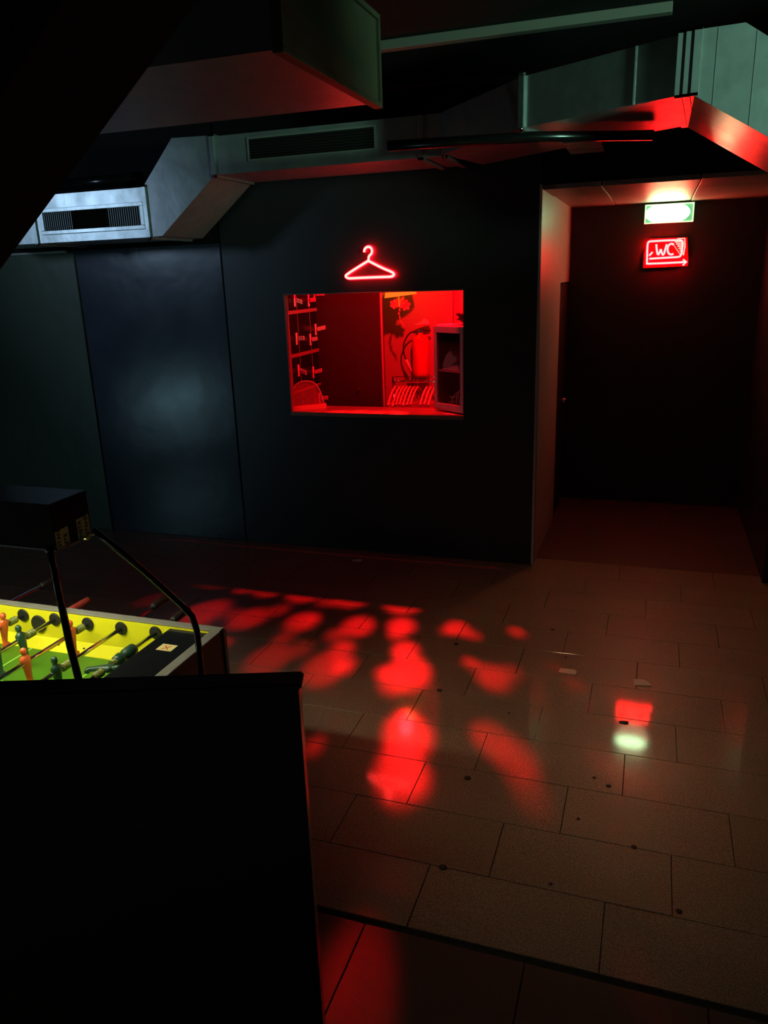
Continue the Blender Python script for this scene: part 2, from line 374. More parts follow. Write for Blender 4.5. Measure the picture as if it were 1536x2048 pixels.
# =============== black partition in the foreground ===============
t = thing('half_wall', 'tall black partition board with a thin red-lit rim in the near left foreground', 'partition', (-.95, 1.1, 0))
A = Vector((-.627, 1.248, 0)); B = Vector((-1.75, .845, 0)); K = Vector((-.77, 1.205, 0))
def strip(bm, P0, P1, z0, z1, th, z1b=None):
    d = (P1-P0).normalized(); nrm = Vector((-d.y, d.x, 0))*th
    if nrm.y > 0: nrm = -nrm
    zb = z1 if z1b is None else z1b
    return hexa(bm, [P0+Vector((0,0,z0)), P1+Vector((0,0,z0)), P1+nrm+Vector((0,0,z0)), P0+nrm+Vector((0,0,z0))],
                [P0+Vector((0,0,z1)), P1+Vector((0,0,zb)), P1+nrm+Vector((0,0,zb)), P0+nrm+Vector((0,0,z1))])
A = Vector((-.627, 1.248, 0)); B = Vector((-1.40, .985, 0))
bm = NB(); strip(bm, A, B, 0, 1.285, .04); obj('board', bm, 'gloss_black', t)
bm = NB(); strip(bm, A+Vector((.006,.006,0)), B, 1.286, 1.30, .055)
bmesh.ops.bevel(bm, geom=bm.edges[:], offset=.004, segments=2, affect='EDGES'); obj('top_rail', bm, 'gloss_black', t, label='glossy black top rail')
# black sloping bulkhead, upper left foreground
bm = NB()
prism(bm, [(-2.1, 1.407), (-1.26, 2.087), (-.857, 2.413), (-.05, 3.066), (.11, 3.195), (-2.1, 3.195)], lambda a, b, d: Vector((a, d, b)), 1.05, 1.3)
tag(obj('sloping_bulkhead', bm, 'black'), 'black sloping ceiling boxing across the upper left corner, nearest the camera', 'bulkhead')

# =============== ducts ===============
Z0, Z1 = 2.705, 2.925; YD = 4.75
def flange(bm, p_front, p_back, z0, z1, wd=.03, pr=.014, dirx=Vector((1,0,0))):
    """raised joint collar round a duct section"""
    d = dirx.normalized()*wd/2
    f = Vector((*p_front, 0)); b = Vector((*p_back, 0)); o_ = (f-b).normalized()*pr
    f = f+o_
    for (lo, hi) in ((z0-pr, z0), (z1, z1+pr)):
        hexa(bm, [f-d+Vector((0,0,lo)), f+d+Vector((0,0,lo)), b+d+Vector((0,0,lo)), b-d+Vector((0,0,lo))],
             [f-d+Vector((0,0,hi)), f+d+Vector((0,0,hi)), b+d+Vector((0,0,hi)), b-d+Vector((0,0,hi))])
    g = f-o_*.99
    hexa(bm, [f-d+Vector((0,0,z0-pr)), f+d+Vector((0,0,z0-pr)), g+d+Vector((0,0,z0-pr)), g-d+Vector((0,0,z0-pr))],
         [f-d+Vector((0,0,z1+pr)), f+d+Vector((0,0,z1+pr)), g+d+Vector((0,0,z1+pr)), g-d+Vector((0,0,z1+pr))])
du = thing('air_duct', 'long galvanised air duct running along the front wall below the ceiling', 'duct', (-2.0, 4.95, Z0))
YB = 5.26
# left low section
ZL0, ZL1 = 2.353, 2.668
bm = NB(); box(bm, -4.9, YD, ZL0, -3.29, YB, ZL1); left = obj('duct_section', bm, 'steel', du)
bm = NB(); hexa(bm, [(-3.288, YD, ZL0), (-3.177, YD, ZL0+.004), (-3.177, YB, ZL0+.004), (-3.288, YB, ZL0)], [(-3.288, YD, ZL1), (-3.022, YD, 2.948), (-3.022, YB, 2.948), (-3.288, YB, ZL1)])
bm.free(); bm = NB()
prism(bm, [(-3.288, ZL0), (-3.177, ZL0+.004), (-2.738, Z0), (-2.738, 2.937), (-3.03, 2.945), (-3.288, ZL1)], lambda a, b, d: Vector((a, d, b)), YD, YB)
obj('duct_section', bm, 'steel_dull', du)
bm = NB(); box(bm, -2.736, YD, Z0, -1.225, YB, Z1+.005); obj('duct_section', bm, 'steel_dull', du)
# horizontally turning sections towards the camera
J1f, J1b = (-1.22, 4.70), (-1.10, 5.26); J2f, J2b = (-.665, 4.077), (-.45, 4.78); J3f, J3b = (.055, 3.66), (.10, 4.43)
def seg(a, b, c, d, m, z0=Z0, z1=Z1):
    bm = NB(); hexa(bm, [(*a, z0), (*b, z0), (*d, z0), (*c, z0)], [(*a, z1), (*b, z1), (*d, z1), (*c, z1)]); return obj('duct_section', bm, m, du)
seg(J1f, J2f, J1b, J2b, 'steel_dull'); seg(J2f, J3f, J2b, J3b, 'steel')
# right end: drops down to the right
bm = NB(); y0, y1 = 3.652, 4.43
prism(bm, [(.074, Z0), (.376, 2.521), (.60, 2.385), (.60, 2.715), (.34, 2.875), (.256, 2.932), (.074, 2.928)], lambda a, b, d: Vector((a, y0 if d == 0 else (y1), b)), 0, 1)
obj('duct_section', bm, 'steel', du)
bm = NB(); box(bm, .60, 3.652, 2.385, 1.6, 4.43, 2.715); obj('duct_section', bm, 'steel', du)
# seams and collars
for (x, za, zb) in ((-3.28, ZL0, ZL1), (-4.22, ZL0, ZL1), (-2.737, Z0, Z1+.005), (-1.36, Z0, Z1+.005), (-1.215, Z0, Z1+.005)):
    bm = NB(); flange(bm, (x, YD), (x, YB), za, zb); obj('joint_collar', bm, 'steel', du)
bm = NB(); flange(bm, J2f, J2b, Z0, Z1, dirx=Vector((.7, -.4, 0))); obj('joint_collar', bm, 'steel', du)
for dx in (-.026, .004, .034):
    bm = NB(); flange(bm, (J3f[0]+dx, J3f[1]-dx*.3), (J3b[0]+dx, J3b[1]), Z0, Z1, wd=.028, pr=.010); obj('joint_collar', bm, 'steel', du)
# standing seams on the faces
for (a, b, f_) in ((J2f, J3f, .72),):
    p = Vector((*a, 0)).lerp(Vector((*b, 0)), f_)
    bm = NB(); box(bm, p.x-.003, p.y-.006, Z0, p.x+.003, p.y+.02, Z1); obj('face_seam', bm, 'steel', du)
for x in (.16, .30):
    zb = Z0 - max(0, (x-.074))*.61
    bm = NB(); box(bm, x-.0015, 3.650, zb, x+.002, 3.66, 2.90 if x > .25 else 2.928); obj('face_seam', bm, 'steel', du)
for (x, z) in ((-3.28, ZL0-.02), (-4.22, ZL0-.02), (-2.737, Z0-.018), (-1.215, Z0-.02), (-.665, Z0-.02)):
    y = YD-.012 if x < -1 else 4.06
    bm = NB(); lathe(bm, [(.007, 0), (.007, .012), (.012, .014), (.012, .022)], (x, y, z-.004), 'Z', 8); obj('bolt', bm, 'chrome', du)
# flexible collar behind the middle section
bm = NB()
for i in range(6):
    z_ = Z0 - .004
    box(bm, -.52+.035*0, 4.50+i*.075, z_-.022, -.33, 4.555+i*.075, z_, .006)
obj('ribbed_sleeve', bm, 'steel', du, label='ribbed steel sleeve under the bend')
# black pipe crossing under the bend
bm = NB(); tube(bm, [(-1.3, 3.95, 2.66), (-.62, 4.06, 2.66), (-.07, 4.33, 2.66)], .024, 14)
tag(obj('black_pipe', bm, 'gloss_black'), 'black pipe running just under the bend of the wall duct', 'pipe')
bm = NB(); tube(bm, [(-4.1, 4.9, 2.745), (-3.40, 4.9, 2.745)], .04, 14)
tag(obj('dark_tube', bm, 'gloss_black'), 'short dark tube lying on top of the low left end of the duct', 'pipe')
# left grille
g = thing('vent_grille', 'silver vent grille with upright slats in the left low duct section', 'vent', (-3.73, YD-.01, 2.40))
GX0, GX1, GZ0, GZ1 = -4.13, -3.325, 2.432, 2.553
bm = NB()
box(bm, GX0-.03, YD-.016, GZ1, GX1+.03, YD-.001, GZ1+.025, .002); box(bm, GX0-.03, YD-.016, GZ0-.025, GX1+.03, YD-.001, GZ0, .002)
box(bm, GX0-.03, YD-.016, GZ0, GX0, YD-.001, GZ1, .002); box(bm, GX1, YD-.016, GZ0, GX1+.03, YD-.001, GZ1, .002)
obj('frame', bm, 'steel', g)
bm = NB(); box(bm, GX0, YD-.004, GZ0, GX1, YD-.001, GZ1); obj('dark_back', bm, 'black', g)
n = 46
for i in range(n):
    x = GX0 + (i+.5)*(GX1-GX0)/n
    flat = 13 < i < 31
    a = math.radians(-80 if flat else -28)
    bm = NB(); cx_, cy_ = x, YD-.010; dx, dy = math.cos(a)*.0055, math.sin(a)*.0055
    hexa(bm, [(cx_-dx, cy_-dy, GZ0), (cx_+dx, cy_+dy, GZ0), (cx_+dx, cy_+dy+.001, GZ0), (cx_-dx, cy_-dy+.001, GZ0)],
         [(cx_-dx, cy_-dy, GZ1), (cx_+dx, cy_+dy, GZ1), (cx_+dx, cy_+dy+.001, GZ1), (cx_-dx, cy_-dy+.001, GZ1)])
    obj('slat', bm, 'litter_shade_dark' if flat else 'slat', g)  # centre slats get a dark colour in place of shade
# middle grille, dark
g = thing('vent_grille', 'long dark vent grille with level blades in the middle duct section', 'vent', (-2.06, YD-.01, 2.77))
GX0, GX1, GZ0, GZ1 = -2.475, -1.645, 2.778, 2.892
bm = NB()
box(bm, GX0-.012, YD-.008, GZ1, GX1+.012, YD-.001, GZ1+.012); box(bm, GX0-.012, YD-.008, GZ0-.012, GX1+.012, YD-.001, GZ0)
box(bm, GX0-.012, YD-.008, GZ0, GX0, YD-.001, GZ1); box(bm, GX1, YD-.008, GZ0, GX1+.012, YD-.001, GZ1)
obj('frame', bm, 'alu', g)
bm = NB(); box(bm, GX0, YD-.003, GZ0, GX1, YD-.001, GZ1); obj('dark_back', bm, 'black', g)
for i in range(7):
    z = GZ0+.008+i*.016
    bm = NB(); hexa(bm, [(GX0, YD-.009, z), (GX1, YD-.009, z), (GX1, YD-.003, z+.006), (GX0, YD-.003, z+.006)], [(GX0, YD-.009, z+.0015), (GX1, YD-.009, z+.0015), (GX1, YD-.003, z+.0075), (GX0, YD-.003, z+.0075)])
    obj('blade', bm, 'litter_shade_dark', g)

# upper duct with end cap
ud = thing('overhead_duct', 'wide flat duct nearer the camera with a greenish rimmed end cap', 'duct', (-1.9, 2.8, 2.705))
bm = NB(); box(bm, -2.75, 2.395, 2.712, -1.13, 3.262, 3.02); obj('duct_body', bm, 'steel_dull', ud)
bm = NB(); box(bm, -1.13, 2.385, 2.715, -1.112, 3.275, 3.02); obj('end_cap', bm, 'cap', ud, label='greenish lit end plate')
bm = NB()
box(bm, -1.135, 2.37, 2.697, -1.098, 3.29, 2.717, .003); box(bm, -1.135, 2.37, 3.01, -1.098, 3.29, 3.03, .003)
box(bm, -1.135, 2.37, 2.717, -1.098, 2.387, 3.01, .003); box(bm, -1.135, 3.273, 2.717, -1.098, 3.29, 3.01, .003)
obj('cap_rim', bm, 'cap', ud)
for (y_) in (2.6, 3.05):
    bm = NB(); tube(bm, [(-1.5, y_, 3.02), (-1.5, y_, ZC)], .006, 6); obj('hanging_rod', bm, 'alu', ud)
# conduit on ceiling
bm = NB(); box(bm, -2.3, 4.24, ZC-.045, -.016, 4.30, ZC-.001, .004)
tag(obj('cable_trunking', bm, 'conduit'), 'straight pale grey cable trunking fixed to the black ceiling', 'trunking')

# =============== signs ===============
def smooth(pts, it=2, closed=False):
    pts = [Vector(p) for p in pts]
    for _ in range(it):
        q = []
        L = len(pts)
        if not closed: q.append(pts[0])
        for i in range(L if closed else L-1):
            a, b = pts[i], pts[(i+1) % L]
            q += [a.lerp(b, .25), a.lerp(b, .75)]
        if not closed: q.append(pts[-1])
        pts = q
    return pts
def neon(parent, strokes, y, r=.0075, rj=.012, jm='neon_glow'):
    for key, pts, it in strokes:
        P3 = smooth([(x, y, z) for x, z in pts], it)
        bm = NB(); tube(bm, P3, r, 8); c = obj(key, bm, 'neon_core', parent)
        bm = NB(); tube(bm, [p+Vector((0, .012, 0)) for p in P3], rj, 8); obj('jacket', bm, jm, c, label='deep red tube jacket')
t = thing('hanger_neon_sign', 'glowing red neon sign shaped like a coat hanger above the hatch', 'neon sign', (-1.9, YW, 2.03))
neon(t, [('hanger_hook', [(-1.933, 2.211), (-1.929, 2.232), (-1.908, 2.246), (-1.885, 2.242), (-1.874, 2.225), (-1.876, 2.200), (-1.900, 2.184), (-1.903, 2.152)], 2),
         ('hanger_body', [(-1.903, 2.152), (-1.80, 2.10), (-1.735, 2.074), (-1.716, 2.058), (-1.735, 2.042), (-1.80, 2.043), (-2.0, 2.042), (-2.06, 2.040), (-2.082, 2.056), (-2.062, 2.072), (-1.99, 2.110), (-1.903, 2.154)], 2)], 5.283, .0075, .0125)
for (x, z) in ((-2.03, 2.042), (-1.77, 2.043), (-1.903, 2.16)):
    bm = NB(); tube(bm, [(x, 5.285, z), (x, YW, z)], .004, 6); obj('standoff', bm, 'white', t)
t = thing('toilet_neon_sign', 'red neon WC speech bubble with an arrow pointing right under the exit sign', 'neon sign', (.04, 7.15, 2.04))
bm = NB(); prism(bm, [(-.125, 2.04), (.225, 2.045), (.225, 2.10), (.205, 2.27), (-.085, 2.27), (-.125, 2.16)], lambda a, b, d: Vector((a, d, b)), 7.128, 7.136)
obj('backing_board', bm, 'acrylic_red', t)
neon(t, [('bubble_outline', [(-.078, 2.25), (.06, 2.252), (.13, 2.25), (.165, 2.248), (.175, 2.22), (.170, 2.17), (.165, 2.125), (.145, 2.118), (.07, 2.117), (-.08, 2.113)], 2),
         ('bubble_side', [(-.070, 2.25), (-.098, 2.248), (-.101, 2.21), (-.099, 2.15), (-.097, 2.10), (-.096, 2.068)], 2),
         ('letter_w', [(-.032, 2.225), (-.026, 2.18), (-.013, 2.133), (.000, 2.165), (.006, 2.19), (.012, 2.16), (.030, 2.130), (.042, 2.19), (.050, 2.222)], 1),
         ('letter_c', [(.105, 2.216), (.085, 2.226), (.064, 2.215), (.057, 2.183), (.066, 2.150), (.088, 2.138), (.107, 2.145)], 2),
         ('arrow_shaft', [(-.092, 2.074), (.05, 2.074), (.205, 2.077)], 0),
         ('arrow_head', [(.183, 2.097), (.212, 2.078), (.185, 2.052)], 0),
         ('bubble_tail', [(-.082, 2.138), (-.057, 2.165)], 0)], 7.105, .0062, .0105, 'neon_glow_strong')
# net of fine tubes in the bubble corner
bm = NB()
for i in range(7):
    x = .108+i*.010; tube(bm, [(x, 7.108, 2.243), (x+.012, 7.108, 2.243-.012-i*.016)], .0016, 5)
for i in range(5):
    tube(bm, [(.112+i*.009, 7.108, 2.236-i*.018), (.172, 7.108, 2.240-i*.018)], .0016, 5)
tube(bm, [(.100, 7.108, 2.218), (.165, 7.108, 2.128)], .0018, 5)
obj('corner_mesh', bm, 'neon_core', t, label='fine bright lattice in the bubble corner')
bm = NB(); tube(bm, [(.128, 7.12, 2.262), (.185, 7.12, 2.262), (.192, 7.12, 2.20), (.185, 7.12, 2.13)], .0035, 6); obj('outer_corner', bm, 'neon_core', t)
t = thing('exit_sign', 'bright green and white lit emergency exit sign on the corridor end wall', 'exit sign', (.05, 7.1, 2.385))
bm = NB(); box(bm, -.135, 7.085, 2.387, .236, 7.15, 2.53, .004); obj('housing', bm, 'white', t)
bm = NB(); box(bm, -.128, 7.079, 2.394, .229, 7.084, 2.523); obj('lens', bm, 'exit', t)
bm = NB()
box(bm, -.137, 7.074, 2.385, .238, 7.084, 2.393); box(bm, -.137, 7.074, 2.524, .238, 7.084, 2.532)
box(bm, -.137, 7.074, 2.393, -.129, 7.084, 2.524); box(bm, .230, 7.074, 2.393, .238, 7.084, 2.524)
obj('lit_border', bm, 'exit_frame', t)

# =============== cloakroom interior ===============
bm = NB()
box(bm, -2.9, 6.62, 0, -.83, 6.72, 2.45)
cb = struct('wall_cloakroom_back', bm, 'redpaint_wall')
bm = NB(); box(bm, -1.70, 6.59, 0, -1.63, 6.62, 2.45, .003); obj('pilaster', bm, 'redpaint_wall', cb)
bm = NB(); box(bm, -3.0, 5.37, 0, -2.9, 6.72, 2.45); struct('wall_cloakroom_left', bm, 'redpaint_wall')
bm = NB(); box(bm, -3.0, 5.37, 2.45, -.83, 6.72, 2.5); struct('ceiling_cloakroom', bm, 'ceil')
bm = NB(); box(bm, -3.0, 5.37, -.01, -.83, 6.72, 0); struct('floor_cloakroom', bm, 'floor_brown')
# hatch lining and counter
bm = NB()
box(bm, WX0, YW-.004, WZ1-.006, WX1, T+.004, WZ1, .001); box(bm, WX0, YW-.004, WZ0, WX0+.005, T+.004, WZ1-.006); box(bm, WX1-.005, YW-.004, WZ0, WX1, T+.004, WZ1-.006)
s = struct('window_1', bm, 'locker_edge')
bm = NB(); box(bm, WX0+.001, 5.300, WZ0-.03, WX1-.001, 5.60, WZ0, .003)
tag(obj('hatch_counter', bm, 'counter'), 'red-lit wooden counter board across the bottom of the hatch', 'counter')
# locker bank on the left
lk = thing('locker_bank', 'dark locker bank with red key tags on the left inside the hatch', 'lockers', (-2.74, 5.6, 0))
LX = -2.587
bm = NB(); box(bm, -2.898, 5.373, 0, LX-.018, 5.905, 2.2); obj('carcass', bm, 'black', lk)
cols_ = [(5.378, 5.535), (5.541, 5.765), (5.771, 5.90)]
rows_ = [(1.075, 1.335), (1.365, 1.47), (1.50, 1.795), (1.825, 2.1)]
rows_ = [(.9, 1.205), (1.225, 1.475), (1.505, 1.795), (1.825, 2.1)]
keyz = {0: 1.075, 1: 1.34, 2: 1.60, 3: 1.895}
for (za, zb) in ((1.207, 1.223), (1.477, 1.503), (1.797, 1.823)):
    bm = NB(); box(bm, LX-.018, 5.373, za, LX+.006, 5.903, zb, .002); obj('shelf_edge', bm, 'locker_edge', lk, label='pale shelf edge')
for r, (za, zb) in enumerate(rows_):
    for c, (ya, yb) in enumerate(cols_):
        bm = NB(); box(bm, LX-.018, ya, za, LX-.002, yb, zb, .002); d = obj('locker_door', bm, 'gloss_black', lk)
    for c, (ya, yb) in enumerate(cols_[1:]):
        bm = NB(); box(bm, LX-.016, ya-.0055, za, LX+.001, ya-.0005, zb); obj('door_edge', bm, 'locker_edge', lk, label='pale upright edge between doors')
KL = ['top-left locker key with a tilted tag under the hatch lintel', 'locker key second from the left in the top row', 'locker key at the far right of the top row, under the lintel', 'left key of the second locker row', 'middle key of the second locker row', 'right key of the second locker row, its tag tilted up', 'left key of the third locker row, its tag drooping', 'right key of the third locker row, its tag raised', 'lowest locker key, just above the counter behind the acrylic stand']
for (kl, (y, z, ang, ln)) in zip(KL, ((5.50, 1.895, -20, .045), (5.755, 1.885, 5, .045), (5.875, 1.93, 0, .07), (5.49, 1.612, 5, .05), (5.745, 1.585, 8, .045), (5.86, 1.655, 12, .07), (5.49, 1.372, -25, .05), (5.765, 1.325, 15, .06), (5.86, 1.10, 5, .06))):
    kt = thing('locker_key', kl, 'key', (LX, y, z), 'keys in the locker bank')
    bm = NB(); box(bm, LX+.0005, y-.014, z-.045, LX+.006, y+.014, z+.045, .002); obj('lock_plate', bm, 'keytag', kt)
    bm = NB(); tube(bm, [(LX+.006, y, z), (LX+.02, y, z)], .006, 8); obj('key_stem', bm, 'chrome', kt)
    a = math.radians(ang); zz = z+.002
    bm = NB(); hexa(bm, [(LX+.018, y-.004, zz-.016), (LX+.018+ln, y-.004, zz-.016+math.sin(a)*ln), (LX+.018+ln, y+.004, zz-.016+math.sin(a)*ln), (LX+.018, y+.004, zz-.016)],
                    [(LX+.018, y-.004, zz+.016), (LX+.018+ln, y-.004, zz+.016+math.sin(a)*ln), (LX+.018+ln, y+.004, zz+.016+math.sin(a)*ln), (LX+.018, y+.004, zz+.016)])
    bmesh.ops.bevel(bm, geom=bm.edges[:], offset=.002, segments=1, affect='EDGES'); obj('key_tag', bm, 'keytag', kt)
# dark wardrobe door between lockers and back wall
wd = thing('wardrobe', 'tall dark wardrobe door in the middle behind the hatch', 'wardrobe', (-2.45, 6.1, 0))
bm = NB(); box(bm, -2.898, 6.02, .02, -2.10, 6.14, 2.40); obj('carcass', bm, 'darkwood', wd)
bm = NB(); box(bm, -2.895, 5.99, .04, -2.075, 6.018, 2.38, .003); dr = obj('door', bm, 'darkwood', wd)
bm = NB(); box(bm, -2.0745, 5.988, .04, -2.068, 6.02, 2.38, .001); obj('edge_strip', bm, 'redpaint_wall', dr, label='pale door edge')
bm = NB(); lathe(bm, [(.004, 5.99), (.004, 5.98), (.007, 5.975), (.005, 5.968)], (-2.275, 0, 1.165), 'Y', 10); obj('knob', bm, 'chrome', dr)
# fire extinguisher on the back wall
fx = thing('fire_extinguisher', 'red fire extinguisher with a black hose hanging on the back wall', 'fire extinguisher', (-1.90, 6.53, 1.20))
EX, EY = -1.90, 6.52
bm = NB(); lathe(bm, [(.06, 1.205), (.07, 1.215), (.073, 1.235), (.073, 1.50), (.068, 1.53), (.045, 1.55), (.024, 1.556), (.02, 1.575)], (EX, EY, 0), 'Z', 28); obj('cylinder', bm, 'red', fx)
bm = NB(); box(bm, EX-.022, EY-.02, 1.575, EX+.022, EY+.02, 1.60, .004); obj('valve', bm, 'chrome', fx)
bm = NB(); hexa(bm, [(EX-.02, EY-.012, 1.60), (EX+.09, EY-.012, 1.585), (EX+.09, EY+.012, 1.585), (EX-.02, EY+.012, 1.60)], [(EX-.02, EY-.012, 1.607), (EX+.09, EY-.012, 1.592), (EX+.09, EY+.012, 1.592), (EX-.02, EY+.012, 1.607)]); obj('carry_handle', bm, 'rubber', fx)
bm = NB(); hexa(bm, [(EX-.03, EY-.012, 1.615), (EX+.085, EY-.012, 1.635), (EX+.085, EY+.012, 1.635), (EX-.03, EY+.012, 1.615)], [(EX-.03, EY-.012, 1.622), (EX+.085, EY-.012, 1.642), (EX+.085, EY+.012, 1.642), (EX-.03, EY+.012, 1.622)]); obj('squeeze_lever', bm, 'red', fx)
bm = NB(); tube(bm, smooth([(EX-.02, EY-.01, 1.588), (EX-.09, EY-.02, 1.58), (EX-.14, EY-.03, 1.50), (EX-.15, EY-.03, 1.42), (EX-.125, EY-.03, 1.35)], 2), .006, 8); hz = obj('hose', bm, 'rubber', fx)
bm = NB(); tube(bm, [(EX-.125, EY-.03, 1.35), (EX-.105, EY-.03, 1.31), (EX-.08, EY-.03, 1.245)], [.009, .013, .014], 12); obj('nozzle', bm, 'keytag', hz, label='pale hose nozzle')
bm = NB(); box(bm, EX-.03, EY+.07, 1.40, EX+.03, 6.62, 1.46); obj('wall_bracket', bm, 'rubber', fx)
bm = NB(); prism(bm, [(EX-.05, 1.643), (EX+.085, 1.643), (EX+.075, 1.675), (EX+.035, 1.69), (EX+.02, 1.668)], lambda a, b, d: Vector((a, d, b)), EY-.02, EY+.02)
tag(obj('folded_paper', bm, 'white'), 'small folded white paper lying on top of the fire extinguisher', 'paper')
# clothes rail and hangers
rl = thing('clothes_rail', 'thin metal clothes rail behind the counter', 'clothes rail', (-1.8, 6.2, 0))
bm = NB(); tube(bm, [(-2.06, 6.2, 1.20), (-1.05, 6.2, 1.20)], .011, 10); obj('rail', bm, 'chrome', rl)
bm = NB(); tube(bm, [(-2.06, 6.23, 1.235), (-1.05, 6.23, 1.235)], .004, 8); obj('wire', bm, 'chrome', rl)
for x in (-2.05, -1.06):
    bm = NB(); tube(bm, [(x, 6.2, 0), (x, 6.2, 1.24)], .012, 10); obj('post', bm, 'chrome', rl)
def make_hanger():
    h = thing('coat_hanger', 'red-lit wooden coat hanger on the rail behind the counter', 'coat hanger', (0, 6.2, 1.0), 'coat hangers on the cloakroom rail')
    bm = NB(); tube(bm, smooth([(0, 6.178, 1.205), (0, 6.19, 1.222), (0, 6.212, 1.220), (0, 6.218, 1.20), (0, 6.20, 1.18), (0, 6.20, 1.150)], 2), .0025, 6); obj('hook', bm, 'chrome', h)
    for s_ in (-1, 1):
        bm = NB(); tube(bm, smooth([(0, 6.2, 1.155), (0, 6.2+s_*.07, 1.135), (0, 6.2+s_*.15, 1.085), (0, 6.2+s_*.215, 1.03)], 2), [.010]*0 or .009, 8)
        obj('arm', bm, 'wood_light', h)
    bm = NB(); tube(bm, [(0, 5.995, 1.035), (0, 6.405, 1.035)], .004, 6); obj('bar', bm, 'wood_light', h)
    return h
h0 = make_hanger()
HL = ['wooden coat hanger at the left end of the rail, nearest the wardrobe', 'wooden coat hanger second from the wardrobe on the rail', 'wooden coat hanger third from the wardrobe on the rail', 'wooden coat hanger in the middle of the left bunch on the rail',
      'wooden coat hanger fifth from the wardrobe on the rail', 'wooden coat hanger last but one of the left bunch on the rail', 'wooden coat hanger at the right edge of the left bunch on the rail',
      'wooden coat hanger at the left of the small bunch beside the display case', 'wooden coat hanger in the middle of the small bunch beside the display case', 'wooden coat hanger on the rail nearest the display case']
for i, (x, rz) in enumerate(((-2.035, 0), (-1.995, 0), (-1.965, 0), (-1.935, 0), (-1.905, 0), (-1.87, 0), (-1.84, 0), (-1.76, 0), (-1.725, 0), (-1.69, 0))):
    h = h0 if i == 0 else copy_tree(h0)
    h.location = (x, 6.2, 1.0); h.rotation_euler = (random.uniform(-.05, .05), 0, rz)
    h['label'] = HL[i]
# straw parasol shade with hanging flower ornament
ps = thing('paper_lampshade', 'straw yellow paper parasol lampshade hanging at the top of the hatch', 'lamp', (-2.02, 6.36, 1.90))
bm = NB(); lathe(bm, [(.13, 1.935), (.135, 1.94), (.12, 1.965), (.05, 2.0), (.012, 2.012), (.012, 2.02)], (-1.965, 6.10, 0), 'Z', 24)
bm.free(); bm = NB()
# shade: drum slice tilted
n = 24; cx_, cy_ = -2.02, 6.36
for k in range(n):
    a0, a1 = 2*PI*k/n, 2*PI*(k+1)/n
    def pt(a, r, z): return (cx_+math.cos(a)*r, cy_+math.sin(a)*r, z + .014*math.cos(a))
    vs = [bm.verts.new(pt(a0, .135, 1.885)), bm.verts.new(pt(a1, .135, 1.885)), bm.verts.new(pt(a1, .115, 1.99)), bm.verts.new(pt(a0, .115, 1.99))]
    bm.faces.new(vs)
    vs = [bm.verts.new(pt(a0, .135, 1.885)), bm.verts.new(pt(a1, .135, 1.885)), bm.verts.new(pt(a1, .03, 1.905)), bm.verts.new(pt(a0, .03, 1.905))]
    bm.faces.new(vs)
bmesh.ops.remove_doubles(bm, verts=bm.verts[:], dist=.0005)
obj('shade', bm, 'straw', ps)
bm = NB(); tube(bm, [(-2.02, 6.36, 1.95), (-2.02, 6.36, 2.45)], .004, 6); obj('cord', bm, 'rubber', ps)
pl = thing('crystal_party_bulb', 'red crystal party bulb hanging out of sight above the hatch', 'lamp', (S.x, S.y, S.z))
bm = NB(); tube(bm, [(S.x, S.y, S.z+.045), (S.x, S.y, S.z+.09)], .022, 14); obj('socket', bm, 'rubber', pl)
bm = NB(); tube(bm, [(S.x, S.y, S.z+.09), (S.x, S.y, 2.45)], .004, 6); obj('cord', bm, 'rubber', pl)
fo = thing('flower_ornament', 'pale orange paper flower ornament with a beaded tassel hanging under the lampshade', 'ornament', (-2.005, 6.28, 1.65))
def petal(bm, c, d, ln, wd_, up):
    c = Vector(c); d = Vector(d).normalized(); s_ = d.cross(Vector((0, 1, 0))).normalized()*wd_; u = Vector((0, -up, 0))
    v = [bm.verts.new(c), bm.verts.new(c+d*ln*.4+s_+u*.6), bm.verts.new(c+d*ln*.85+s_*.8+u), bm.verts.new(c+d*ln+u*.8), bm.verts.new(c+d*ln*.85-s_*.8+u), bm.verts.new(c+d*ln*.4-s_+u*.6)]
    m_ = bm.verts.new(c+d*ln*.55+u*.2)
    for i in range(6): bm.faces.new((v[i], v[(i+1) % 6], m_))
for (cx2, cz2, sc) in ((-2.045, 1.825, .8), (-2.0, 1.845, 1.1), (-1.95, 1.815, .9)):
    for k in range(6):
        a = k*PI/3 + cx2*9
        bm = NB(); petal(bm, (cx2, 6.28, cz2), (math.cos(a), 0, math.sin(a)), .052*sc, .018*sc, .012); obj('petal', bm, 'petal', fo)
bm = NB(); tube(bm, [(-2.005, 6.27, 1.90), (-2.005, 6.27, 1.80)], .002, 5); obj('thread', bm, 'straw', fo)
for i, z in enumerate((1.775, 1.745, 1.715)):
    bm = NB(); lathe(bm, [(.002, z-.013), (.007, z-.008), (.008, z), (.005, z+.012), (.001, z+.014)], (-2.005+.003*(-1)**i, 6.27, 0), 'Z', 10); obj('bead', bm, 'petal', fo)
bm = NB(); tube(bm, [(-2.005, 6.27, 1.70), (-1.972, 6.27, 1.66), (-1.968, 6.27, 1.63)], [.004, .006, .003], 8); obj('tassel', bm, 'petal', fo)
